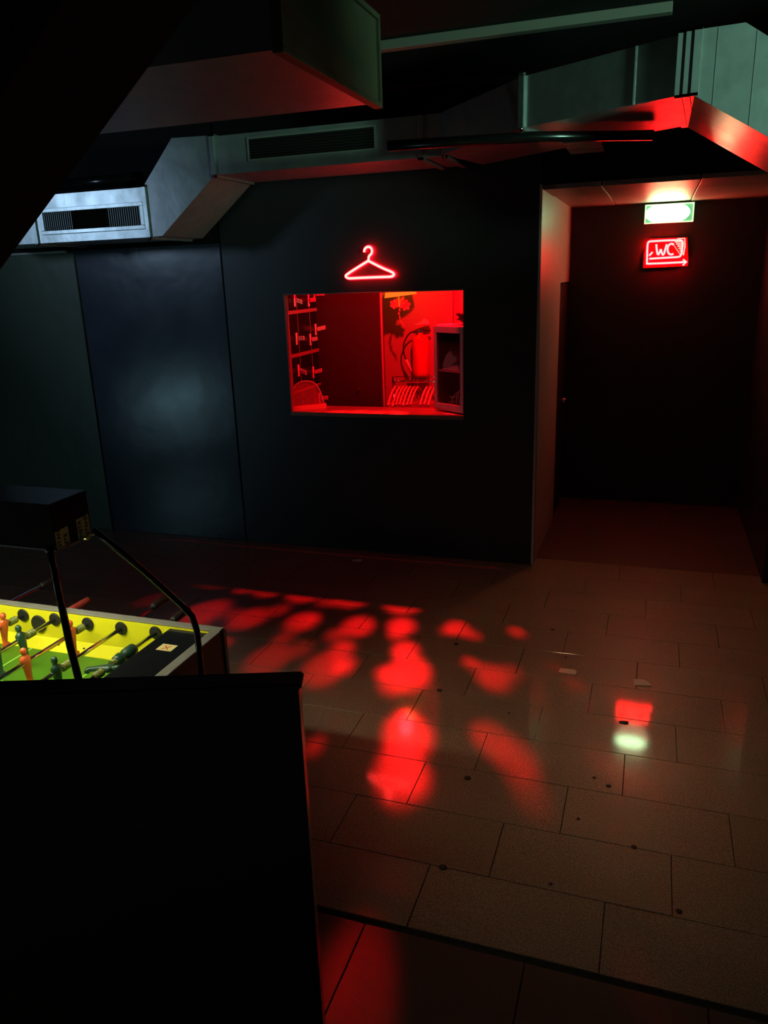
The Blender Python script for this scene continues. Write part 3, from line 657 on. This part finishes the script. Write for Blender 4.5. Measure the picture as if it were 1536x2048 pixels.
# acrylic arch display on the counter
ad = thing('acrylic_stand', 'clear arched acrylic stand on an orange base at the left end of the counter', 'display stand', (-2.5, 5.45, WZ0))
arch = [(5.345, 1.105), (5.49, 1.105)] + [(5.4175 + .0725*math.cos(a), 1.255 + .06*math.sin(a)) for a in [i*PI/10 for i in range(0, 11)]]
arch = [(-2.575, 1.115), (-2.395, 1.115), (-2.41, 1.20), (-2.43, 1.26), (-2.455, 1.29), (-2.49, 1.303), (-2.53, 1.30), (-2.56, 1.28), (-2.575, 1.25)]
bm = NB(); prism(bm, arch, lambda a, b, d: Vector((a, d + (a+2.5)*.9, b)), 5.42, 5.43); obj('arched_plate', bm, 'acrylic', ad)
bm = NB(); tube(bm, smooth([(a, 5.418+(a+2.5)*.9, b) for a, b in arch[1:]], 1), .003, 6); obj('plate_edge', bm, 'keytag', ad, label='bright polished plate edge')
bm = NB(); hexa(bm, [(-2.578, 5.33, WZ0), (-2.37, 5.50, WZ0), (-2.40, 5.56, WZ0), (-2.578, 5.41, WZ0)], [(-2.578, 5.33, WZ0+.028), (-2.37, 5.50, WZ0+.028), (-2.40, 5.56, WZ0+.028), (-2.578, 5.41, WZ0+.028)]); obj('base', bm, 'orange_base', ad)
# glazed display case at the right end
dc = thing('display_case', 'small grey-framed glass display case on the right end of the counter', 'display case', (-1.33, 5.45, WZ0))
a0 = Vector((-1.247, 5.325, 0)); a1 = Vector((-1.505, 5.50, 0)); dv = (a1-a0).normalized(); nv = Vector((-dv.y, dv.x, 0))
if nv.y < 0: nv = -nv
Ltot = (a1-a0).length; ZB, ZT = WZ0+.012, 1.695
def cbox(bm, u0, v0, z0, u1, v1, z1):
    q = [a0+dv*u0+nv*v0, a0+dv*u1+nv*v0, a0+dv*u1+nv*v1, a0+dv*u0+nv*v1]
    return hexa(bm, [p+Vector((0,0,z0)) for p in q], [p+Vector((0,0,z1)) for p in q])
FW = .032; D = .17
for (u0, u1, z0, z1) in ((0, Ltot, ZT-.045, ZT), (0, Ltot, ZB, ZB+.05), (0, FW, ZB+.05, ZT-.045), (Ltot-FW, Ltot, ZB+.05, ZT-.045)):
    bm = NB(); cbox(bm, u0, 0, z0, u1, .02, z1); bmesh.ops.bevel(bm, geom=bm.edges[:], offset=.002, segments=1, affect='EDGES'); obj('frame_bar', bm, 'grey_frame', dc)
bm = NB(); cbox(bm, FW, .008, ZB+.05, Ltot-FW, .011, ZT-.045); obj('glass_pane', bm, 'glass', dc)
bm = NB(); cbox(bm, 0.0, D, ZB, Ltot, D+.008, ZT); obj('back_panel', bm, 'case_in', dc)
bm = NB(); cbox(bm, Ltot-.008, .021, ZB, Ltot, D, ZT); obj('side_panel', bm, 'case_in', dc)
bm = NB(); cbox(bm, 0, .021, ZT-.01, Ltot-.008, D, ZT); obj('top_panel', bm, 'grey_frame', dc)
bm = NB(); cbox(bm, 0, .021, ZB, Ltot-.008, D, ZB+.01); obj('bottom_panel', bm, 'case_in', dc)
bm = NB(); cbox(bm, .0, .021, 1.375, Ltot-.008, D, 1.383); obj('glass_shelf', bm, 'grey_frame', dc)
bm = NB(); cbox(bm, .0, .021, ZB+.011, .006, D, ZT-.011); obj('side_panel', bm, 'case_in', dc)
def cp(u, v, z): return a0+dv*u+nv*v+Vector((0, 0, z))
# folded cap
cpth = thing('cloth_hat', 'pale cloth hat folded on the upper shelf of the display case', 'hat', cp(.11, .09, 1.383))
bm = NB()
prof = [(.045, 1.45), (.05, 1.475), (.075, 1.47), (.12, 1.505), (.165, 1.48), (.20, 1.43), (.205, 1.40), (.16, 1.40), (.12, 1.405), (.09, 1.43)]
prism(bm, prof, lambda a, b, d: cp(.085+(a-.03)*1.0, d, 1.40+(b-1.40)*1.2), .035, .12); bmesh.ops.bevel(bm, geom=bm.edges[:], offset=.006, segments=2, affect='EDGES'); obj('crown', bm, 'cloth', cpth)
bm = NB(); prism(bm, [(.03, 1.385), (.21, 1.385), (.215, 1.40), (.16, 1.402), (.09, 1.425), (.045, 1.43), (.028, 1.41)], lambda a, b, d: cp(a+.045, d, b), .03, .13); bmesh.ops.bevel(bm, geom=bm.edges[:], offset=.005, segments=2, affect='EDGES'); obj('brim', bm, 'cloth', cpth)
sh = thing('sandal', 'pale strappy sandal on the bottom of the display case', 'shoe', cp(.11, .09, ZB+.01))
bm = NB(); prism(bm, [(.035, ZB+.03), (.10, ZB+.017), (.22, ZB+.011), (.222, ZB+.025), (.12, ZB+.04), (.04, ZB+.062)], lambda a, b, d: cp(.25-a, d, b), .05, .12); obj('sole', bm, 'cloth', sh)
for (u0, z0, u1, z1) in ((.07, .04, .10, .15), (.12, .06, .09, .16), (.17, .05, .12, .14), (.19, .09, .15, .10)):
    bm = NB(); tube(bm, smooth([cp(u0, .05, ZB+z0), cp((u0+u1)/2+.015, .045, ZB+(z0+z1)/2), cp(u1, .06, ZB+z1), cp(u1, .10, ZB+z1-.02), cp(u0, .118, ZB+z0)], 2), .005, 7); obj('strap', bm, 'cloth', sh)
bm = NB(); cbox(bm, .15, .03, ZT+.0005, Ltot-.01, .15, ZT+.010); tag(obj('flat_box', bm, 'white'), 'thin flat box lying on top of the display case', 'box')
# dark tinsel bunch
tn = NB(); rr = random.Random(3)
for i in range(60):
    c = Vector((-1.275, 5.50, ZT+.012)); d = Vector((rr.uniform(-.55, .35), rr.uniform(-1, 1), rr.uniform(.1, 1.3))).normalized()
    L_ = rr.uniform(.05, .12); p1 = c+d*L_*.6+Vector((0, 0, .01)); p2 = c+d*L_+Vector((rr.uniform(-.01, .01), 0, rr.uniform(-.02, .01)))
    s_ = d.orthogonal().normalized()*.008
    v = [tn.verts.new(q) for q in (c-s_*.3, c+s_*.3, p1+s_, p2, p1-s_)]
    tn.faces.new(v)
tag(obj('tinsel_bunch', tn, 'tinsel'), 'dark shaggy tinsel bunch on top of the display case beside the right jamb', 'decoration')['kind'] = 'stuff'
bm = NB(); hexa(bm, [(-1.40, 5.335, WZ0), (-1.31, 5.322, WZ0), (-1.29, 5.335, WZ0), (-1.37, 5.375, WZ0)], [(-1.40, 5.335, WZ0+.004), (-1.31, 5.322, WZ0+.003), (-1.29, 5.335, WZ0+.004), (-1.37, 5.375, WZ0+.006)])
tag(obj('receipt_paper', bm, 'white'), 'pale scrap of paper on the counter in front of the display case', 'paper')

# =============== foosball table ===============
ft = thing('foosball_table', 'black foosball table with a bright yellow inside and green pitch', 'foosball table', (-2.23, 1.83, 0))
FX0, FX1 = -3.05, -1.41; FY0, FY1 = 1.44, 2.22; FT = .85; FZ = .70
bm = NB(); box(bm, FX0, FY1-.028, .55, FX1, FY1, FT-.006); obj('far_side_panel', bm, 'hood', ft)
bm = NB(); box(bm, FX0, FY0, .55, FX1, FY0+.028, FT-.006); obj('near_side_panel', bm, 'hood', ft)
bm = NB(); box(bm, FX1-.03, FY0+.028, .55, FX1, FY1-.028, FT-.006); obj('end_panel', bm, 'hood', ft)
bm = NB(); box(bm, FX0, FY0+.028, .55, FX0+.03, FY1-.028, FT-.006); obj('end_panel', bm, 'hood', ft)
for (x0, x1, y0, y1) in ((FX0, FX1, FY1-.03, FY1+.003), (FX0, FX1, FY0-.003, FY0+.03), (FX1-.035, FX1+.003, FY0+.03, FY1-.03), (FX0, FX0+.035, FY0+.03, FY1-.03)):
    bm = NB(); box(bm, x0, y0, FT-.006, x1, y1, FT, .0015); obj('rail_cap', bm, 'alu', ft, label='grey metal rail cap')
for (x, y) in ((FX1-.012, FY1-.012), (FX1-.012, FY0-.004), (FX0-.004, FY1-.012), (FX0-.004, FY0-.004)):
    bm = NB(); box(bm, x, y, .45, x+.018, y+.018, FT-.007, .001); obj('corner_trim', bm, 'alu', ft, label='grey corner trim')
bm = NB(); box(bm, FX0+.03, FY0+.028, FZ-.02, FX1-.03, FY1-.028, FZ); pf = obj('pitch', bm, 'field', ft)
bm = NB(); z = FZ+.0008
def lineq(bm, x0, y0, x1, y1): box(bm, min(x0,x1), min(y0,y1), FZ+.0002, max(x0,x1), max(y0,y1), FZ+.0012)
lw = .007
for (xa, sgn) in ((-1.62, -1), (-2.84, 1)):
    lineq(bm, xa, 1.60, xa+sgn*.26, 1.60+lw); lineq(bm, xa, 2.05, xa+sgn*.26, 2.05+lw); lineq(bm, xa+sgn*.26, 1.60, xa+sgn*.26+lw, 2.05+lw)
    lineq(bm, xa, 1.71, xa+sgn*.11, 1.71+lw); lineq(bm, xa, 1.95, xa+sgn*.11, 1.95+lw); lineq(bm, xa+sgn*.11, 1.71, xa+sgn*.11+lw, 1.95+lw)
lineq(bm, -2.233, 1.52, -2.226, 2.14)
obj('pitch_lines', bm, 'line', pf, label='pale painted pitch lines')
ring = NB(); rv = []
for k in range(32):
    a = 2*PI*k/32; rv.append([ring.verts.new((-2.23+math.cos(a)*r_, 1.83+math.sin(a)*r_, FZ+.0012)) for r_ in (.105, .112)])
for k in range(32): ring.faces.new((rv[k][0], rv[k][1], rv[(k+1)%32][1], rv[(k+1)%32][0]))
obj('centre_circle', ring, 'line', pf)
yi = FY1-.0285
bm = NB(); box(bm, FX0+.03, yi-.004, FZ+.03, FX1-.036, yi, FT-.008); obj('yellow_side', bm, 'yellow', ft, label='bright yellow inner side board')
bm = NB(); box(bm, FX0+.03, FY0+.0285, FZ+.03, FX1-.036, FY0+.0325, FT-.008); obj('yellow_side', bm, 'yellow', ft, label='bright yellow inner side board')
bm = NB(); hexa(bm, [(FX0+.03, yi-.055, FZ), (FX1-.22, yi-.055, FZ), (FX1-.22, yi, FZ), (FX0+.03, yi, FZ)], [(FX0+.03, yi-.054, FZ+.002), (FX1-.22, yi-.054, FZ+.002), (FX1-.22, yi, FZ+.032), (FX0+.03, yi, FZ+.032)]); obj('sloped_kerb', bm, 'yellow', ft)
bm = NB(); hexa(bm, [(FX0+.03, FY0+.0285, FZ), (FX1-.22, FY0+.0285, FZ), (FX1-.22, FY0+.08, FZ), (FX0+.03, FY0+.08, FZ)], [(FX0+.03, FY0+.0285, FZ+.032), (FX1-.22, FY0+.0285, FZ+.032), (FX1-.22, FY0+.08, FZ+.002), (FX0+.03, FY0+.08, FZ+.002)]); obj('sloped_kerb', bm, 'yellow', ft)
for x in (-2.0, -1.84, -2.12, -1.72):
    bm = NB(); lathe(bm, [(.004, 0), (.004, .003)], (x, yi-.03, FZ+.016), 'Z', 8); obj('screw', bm, 'rubber', ft)
# black goal ends with lids
for (xa, xb) in ((-1.615, FX1-.036), (FX0+.036, -2.845)):
    bm = NB(); box(bm, xa, FY0+.034, .828, xb, yi-.005, .838, .001)
    if xa > -2: box(bm, xa, FY0+.034, FZ+.0, xa+.012, 1.71, .828); box(bm, xa, 1.95, FZ, xa+.012, yi-.005, .828)
    else: box(bm, xb-.012, FY0+.034, FZ+.0, xb, 1.71, .828); box(bm, xb-.012, 1.95, FZ, xb, yi-.005, .828)
    lid = obj('goal_end_box', bm, 'gloss_black', ft)
    if xa > -2:
        c = Vector((-1.535, 2.045, .8385))
        bm = NB(); hexa(bm, [c+Vector(v) for v in ((-.03, -.02, 0), (.03, -.02, 0), (.03, .025, 0), (-.03, .025, 0))], [c+Vector(v) for v in ((-.03, -.02, .001), (.03, -.02, .001), (.03, .025, .001), (-.03, .025, .001))])
        st = obj('sticker', bm, 'sticker', lid, label='cream sticker with an orange crossed print')
        bm = NB()
        for (s_) in (-1, 1):
            hexa(bm, [c+Vector((-.014, -.012*s_, .0012)), c+Vector((-.010, -.014*s_, .0012)), c+Vector((.014, .012*s_, .0012)), c+Vector((.010, .014*s_, .0012))],
                 [c+Vector((-.014, -.012*s_, .0018)), c+Vector((-.010, -.014*s_, .0018)), c+Vector((.014, .012*s_, .0018)), c+Vector((.010, .014*s_, .0018))])
        lb = obj('sticker_mark', bm, 'sticker_red', lid)
# ball entry bowl
bm = NB(); lathe(bm, [(.034, yi-.012), (.036, yi-.006), (.034, yi-.004)], (-2.222, 0, .785), 'Y', 20); obj('ball_entry_rim', bm, 'rubber', ft)
# base and legs
for (x, y) in ((FX0+.02, FY0+.01), (FX1-.12, FY0+.01), (FX0+.02, FY1-.11), (FX1-.12, FY1-.11)):
    bm = NB(); box(bm, x, y, 0, x+.1, y+.1, .55, .006); obj('leg', bm, 'hood', ft)
RX = [-1.68, -1.832, -1.985, -2.14, -2.295, -2.45, -2.605, -2.76]
men = [[('G', 1.905)], [('G', 1.66), ('G', 1.84)], [('O', 1.63), ('O', 1.865), ('O', 2.095)], [('G', 1.53), ('G', 1.65), ('G', 1.77), ('G', 1.89), ('G', 2.01)],
       [('O', 1.60), ('O', 1.72), ('O', 1.84), ('O', 1.96), ('O', 2.085)], [('G', 1.60), ('G', 1.83), ('G', 2.06)], [('O', 1.72), ('O', 1.93)], [('O', 1.83)]]
side = ['F', 'F', 'N', 'F', 'N', 'F', 'N', 'N']
ext = [2.30, 2.39, 0, 2.275, 0, 2.46, 0, 0]
RZ = .812
def man_mesh():
    """one-piece player: foot, tapering body, shoulders and head (rod axis along Y through z=0)"""
    bm = NB()
    secs = [(-.085, .017, .011, .004), (-.078, .018, .011, .004), (-.070, .010, .009, 0), (-.050, .012, .010, 0), (-.028, .014, .012, 0), (-.008, .017, .014, 0), (.008, .021, .014, 0), (.018, .022, .013, 0), (.025, .012, .010, 0), (.029, .007, .007, 0),
            (.033, .009, .009, 0), (.041, .0115, .0115, 0), (.049, .0105, .0105, 0), (.055, .005, .005, 0)]
    rings = []
    for (z, ry, rx, dx) in secs:
        rings.append([bm.verts.new((dx+math.cos(2*PI*k/12)*rx, math.sin(2*PI*k/12)*ry, z)) for k in range(12)])
    for A_, B_ in zip(rings, rings[1:]):
        for k in range(12): bm.faces.new((A_[k], A_[(k+1)%12], B_[(k+1)%12], B_[k])).smooth = True
    bm.faces.new(rings[0][::-1]); bm.faces.new(rings[-1])
    return bm
for i, x in enumerate(RX):
    near, far = FY0-.06, FY1+.05
    yh0 = None
    if side[i] == 'F': far = ext[i]
    else: near = FY0-.12
    bm = NB(); tube(bm, [(x, near, RZ), (x, far, RZ)], .0078, 10); rod = obj('rod', bm, 'chrome', ft)
    bm = NB(); lathe(bm, [(.025, yi-.010), (.0265, yi-.006), (.0265, yi-.0045)], (x, 0, RZ), 'Y', 20); obj('bearing_disc', bm, 'rubber', rod)
    bm = NB(); lathe(bm, [(.025, FY0+.043), (.0265, FY0+.039), (.0265, FY0+.0335)], (x, 0, RZ), 'Y', 20); obj('bearing_disc', bm, 'rubber', rod)
    hy = (far-.002, far+.105) if side[i] == 'F' else (near-.105, near+.002)
    bm = NB(); lathe(bm, [(.010, hy[0]-.004), (.014, hy[0]), (.0155, hy[0]+.02), (.0155, hy[1]-.02), (.014, hy[1]), (.008, hy[1]+.004)], (x, 0, RZ), 'Y', 8)
    obj('handle', bm, 'handle_red' if i in (3, 2, 4) else 'rubber', rod)
    for (col, y) in men[i]:
        bm = man_mesh()
        rot = math.radians(80) if i == 0 else math.radians(random.uniform(-8, 8))
        bmesh.ops.rotate(bm, verts=bm.verts[:], cent=(0, 0, 0), matrix=Matrix.Rotation(rot, 3, 'Y'))
        bmesh.ops.translate(bm, verts=bm.verts[:], vec=(x, y, RZ))
        obj('player', bm, 'man_green' if col == 'G' else 'man_orange', rod)
    ys = [m__[1] for m__ in men[i]]
    for yy, s_ in ((max(ys)+.026, 1), (min(ys)-.026, -1)):
        bm = NB(); prof = []
        for q in range(5):
            prof += [(.0145, yy+s_*(q*.008)), (.0145, yy+s_*(q*.008+.004)), (.011, yy+s_*(q*.008+.005)), (.011, yy+s_*(q*.008+.007))]
        lathe(bm, prof, (x, 0, RZ), 'Y', 12); obj('bumper', bm, 'bumper', rod)
    if i == 0:
        bm = NB(); prof = [(.012, 1.95), (.02, 1.955), (.022, 1.98), (.014, 1.99), (.014, 2.0), (.022, 2.005), (.022, 2.05), (.013, 2.06)]
        lathe(bm, prof, (x, 0, RZ), 'Y', 12); obj('rod_sleeve', bm, 'man_green', rod)
# lamp hood over the table, carried by bent posts
lh = thing('table_lamp_hood', 'black box lamp hood on bent tube posts above the foosball table', 'lamp', (-2.23, 1.8, FT))
HX0, HX1 = -2.81, -1.64; HY0, HY1 = 1.725, 1.885; HZ0, HZ1 = 1.305, 1.445
bm = NB()
box(bm, HX0, HY0, HZ0, HX1, HY0+.006, HZ1); box(bm, HX0, HY1-.006, HZ0, HX1, HY1, HZ1)
box(bm, HX0, HY0+.006, HZ0, HX0+.006, HY1-.006, HZ1); box(bm, HX1-.006, HY0+.006, HZ0, HX1, HY1-.006, HZ1); box(bm, HX0+.006, HY0+.006, HZ1-.006, HX1-.006, HY1-.006, HZ1)
obj('hood', bm, 'hood', lh)
bm = NB(); tube(bm, [(HX0+.03, 1.805, 1.36), (HX1-.03, 1.805, 1.36)], .013, 12)
obj('light_tube', bm, mat('lit_fluorescent_tube', (1, 1, .8), .3, emis=(1, .95, .6), es=105), lh, label='lit white tube inside')
bm = NB()
for (x0, y0, x1, y1) in ((HX0, HY0-.003, HX1, HY0+.003), (HX1-.003, HY0, HX1+.003, HY1), (HX0, HY1-.003, HX1, HY1+.003)):
    box(bm, x0, y0, HZ0-.006, x1, y1, HZ0, .001)
obj('hood_lip', bm, 'chrome', lh, label='bright metal lip under the hood')
PX = -1.375
def bent(p): return smooth([p[0], p[1]*1, p[2]], 0)
for (y_, xo, ztop) in ((HY1+.004, -1.633, 1.312), (HY0-.008, -1.64, 1.31)):
    if y_ > 1.8:
        pts = [(-1.628, 1.88, 1.318), (-1.50, 1.93, 1.175), (-1.40, 1.965, 1.055), (-1.368, 1.975, 1.01), (-1.358, 1.978, .96), (-1.358, 1.978, .60)]
    else:
        pts = [(-1.650, 1.712, 1.318), (-1.56, 1.62, 1.18), (-1.46, 1.53, 1.04), (-1.44, 1.505, 1.00), (-1.395, 1.50, .96), (-1.375, 1.50, .60)]
        pts = [(-1.650, 1.712, 1.318), (-1.575, 1.64, 1.215), (-1.49, 1.56, 1.09), (-1.42, 1.50, 1.00), (-1.385, 1.47, .94), (-1.378, 1.465, .60)]
    bm = NB(); tube(bm, pts, .0105, 12); obj('post', bm, 'gloss_black', lh)
    bm = NB(); lathe(bm, [(.007, 0), (.009, .004), (.005, .009)], (pts[0][0]+.004, pts[0][1]-.012, pts[0][2]-.012), 'Z', 8); obj('screw', bm, 'chrome', lh)
for (y_, ) in ((1.885+.0,), (1.72,)):
    pts = [(-2.82, y_, 1.318), (-2.95, y_+(.05 if y_ > 1.8 else -.1), 1.175), (-3.07, y_+(.08 if y_ > 1.8 else -.2), 1.02), (-3.075, y_+(.09 if y_ > 1.8 else -.22), .6)]
    bm = NB(); tube(bm, pts, .0105, 12); obj('post', bm, 'gloss_black', lh)
# printed tape on the hood's end
def tape(name, y0, y1, z0, z1, strings, lab):
    q = NB(); x = HX1+.0005; sl = .010
    hexa(q, [(x, y0, z0), (x+.0012, y0, z0), (x+.0012, y1, z0+.004), (x, y1, z0+.004)], [(x, y0+sl*0, z1), (x+.0012, y0, z1), (x+.0012, y1, z1+.004), (x, y1, z1+.004)])
    o = obj(name, q, 'tape', lh, label=lab)
    n_ = len(strings)
    for k, s_ in enumerate(strings):
        yy = y0 + (k+.72)*(y1-y0)/n_
        text_obj('print', s_, (y1-y0)/n_*.76, 'ink', (x+.0016, yy, z0+.004), (0, 0, 1), (0, -1, 0), o)
tape('printed_tape', HY0+.004, HY0+.060, HZ0-.002, HZ0+.052, ['STAND', 'ETE'], 'yellowed tape strips printed ETE and STAND')
tape('printed_tape', HY1-.062, HY1-.006, HZ0-.002, HZ0+.062, ['META', 'STAND'], 'yellowed tape strips printed META and STAND')
bm = NB(); box(bm, HX1-.02, HY0+.06, HZ0-.010, HX1+.003, HY1-.06, HZ0-.004, .002); obj('tape_edge', bm, 'tape', lh, label='lit crumpled tape edge')
bm = NB(); lathe(bm, [(.004, 0), (.012, .005), (.010, .014), (.002, .018)], (HX1-.004, HY1-.02, HZ0-.016), 'Z', 9); obj('tape_wad', bm, 'tape', lh)

# =============== litter on the floor ===============
def scrap(name, lab, x, y, pts, h=.002, m='litter'):
    bm = NB(); prism(bm, pts, lambda a, b, d: Vector((x+a, y+b, d + (0.004 if (d > .001 and a > 0) else 0))), .0004, h); return tag(obj(name, bm, m), lab, 'litter')
scrap('paper_scrap', 'flat rectangular scrap of pale paper on the tiles, left of the neon reflection', -.323, 3.79, [(-.045, -.02), (.045, -.03), (.05, .0), (.035, .022), (-.04, .025)])
scrap('paper_scrap', 'torn rounded scrap of pale paper on the tile joint above the neon reflection', .053, 3.765, [(-.035, -.03), (.05, -.02), (.035, .012), (.0, .04), (-.04, .03)])
scrap('paper_scrap', 'small round pale scrap on the dim floor below the hatch', -2.014, 5.10, [(-.04, -.015), (.035, -.02), (.045, .0), (.03, .02), (-.03, .02)])
scrap('dark_fleck', 'black oval fleck on the tile at the green reflection', -.02, 3.365, [(-.02, -.008), (.0, -.012), (.02, -.006), (.022, .006), (.0, .012), (-.02, .006)], m='litter_shade_dark')
flecks = ((-.35, 3.95), (-.46, 4.28), (-.93, 3.42), (-.12, 2.90), (-.06, 2.86), (-.63, 2.75), (-.16, 2.62), (.05, 2.52), (-.60, 2.22), (-.22, 2.25), (.20, 2.25), (-.97, 3.95), (-.55, 3.3))
for i, (x, y) in enumerate(flecks):
    bm = NB(); s_ = .007+.004*(i % 3); lathe(bm, [(s_*.7, .0002), (s_, .0015), (s_*.5, .003)], (x, y, 0), 'Z', 7)
    tag(obj('dark_fleck', bm, 'litter_shade_dark'), 'tiny dark fleck of dirt on the terrazzo floor', 'litter', 'dark flecks on the floor')
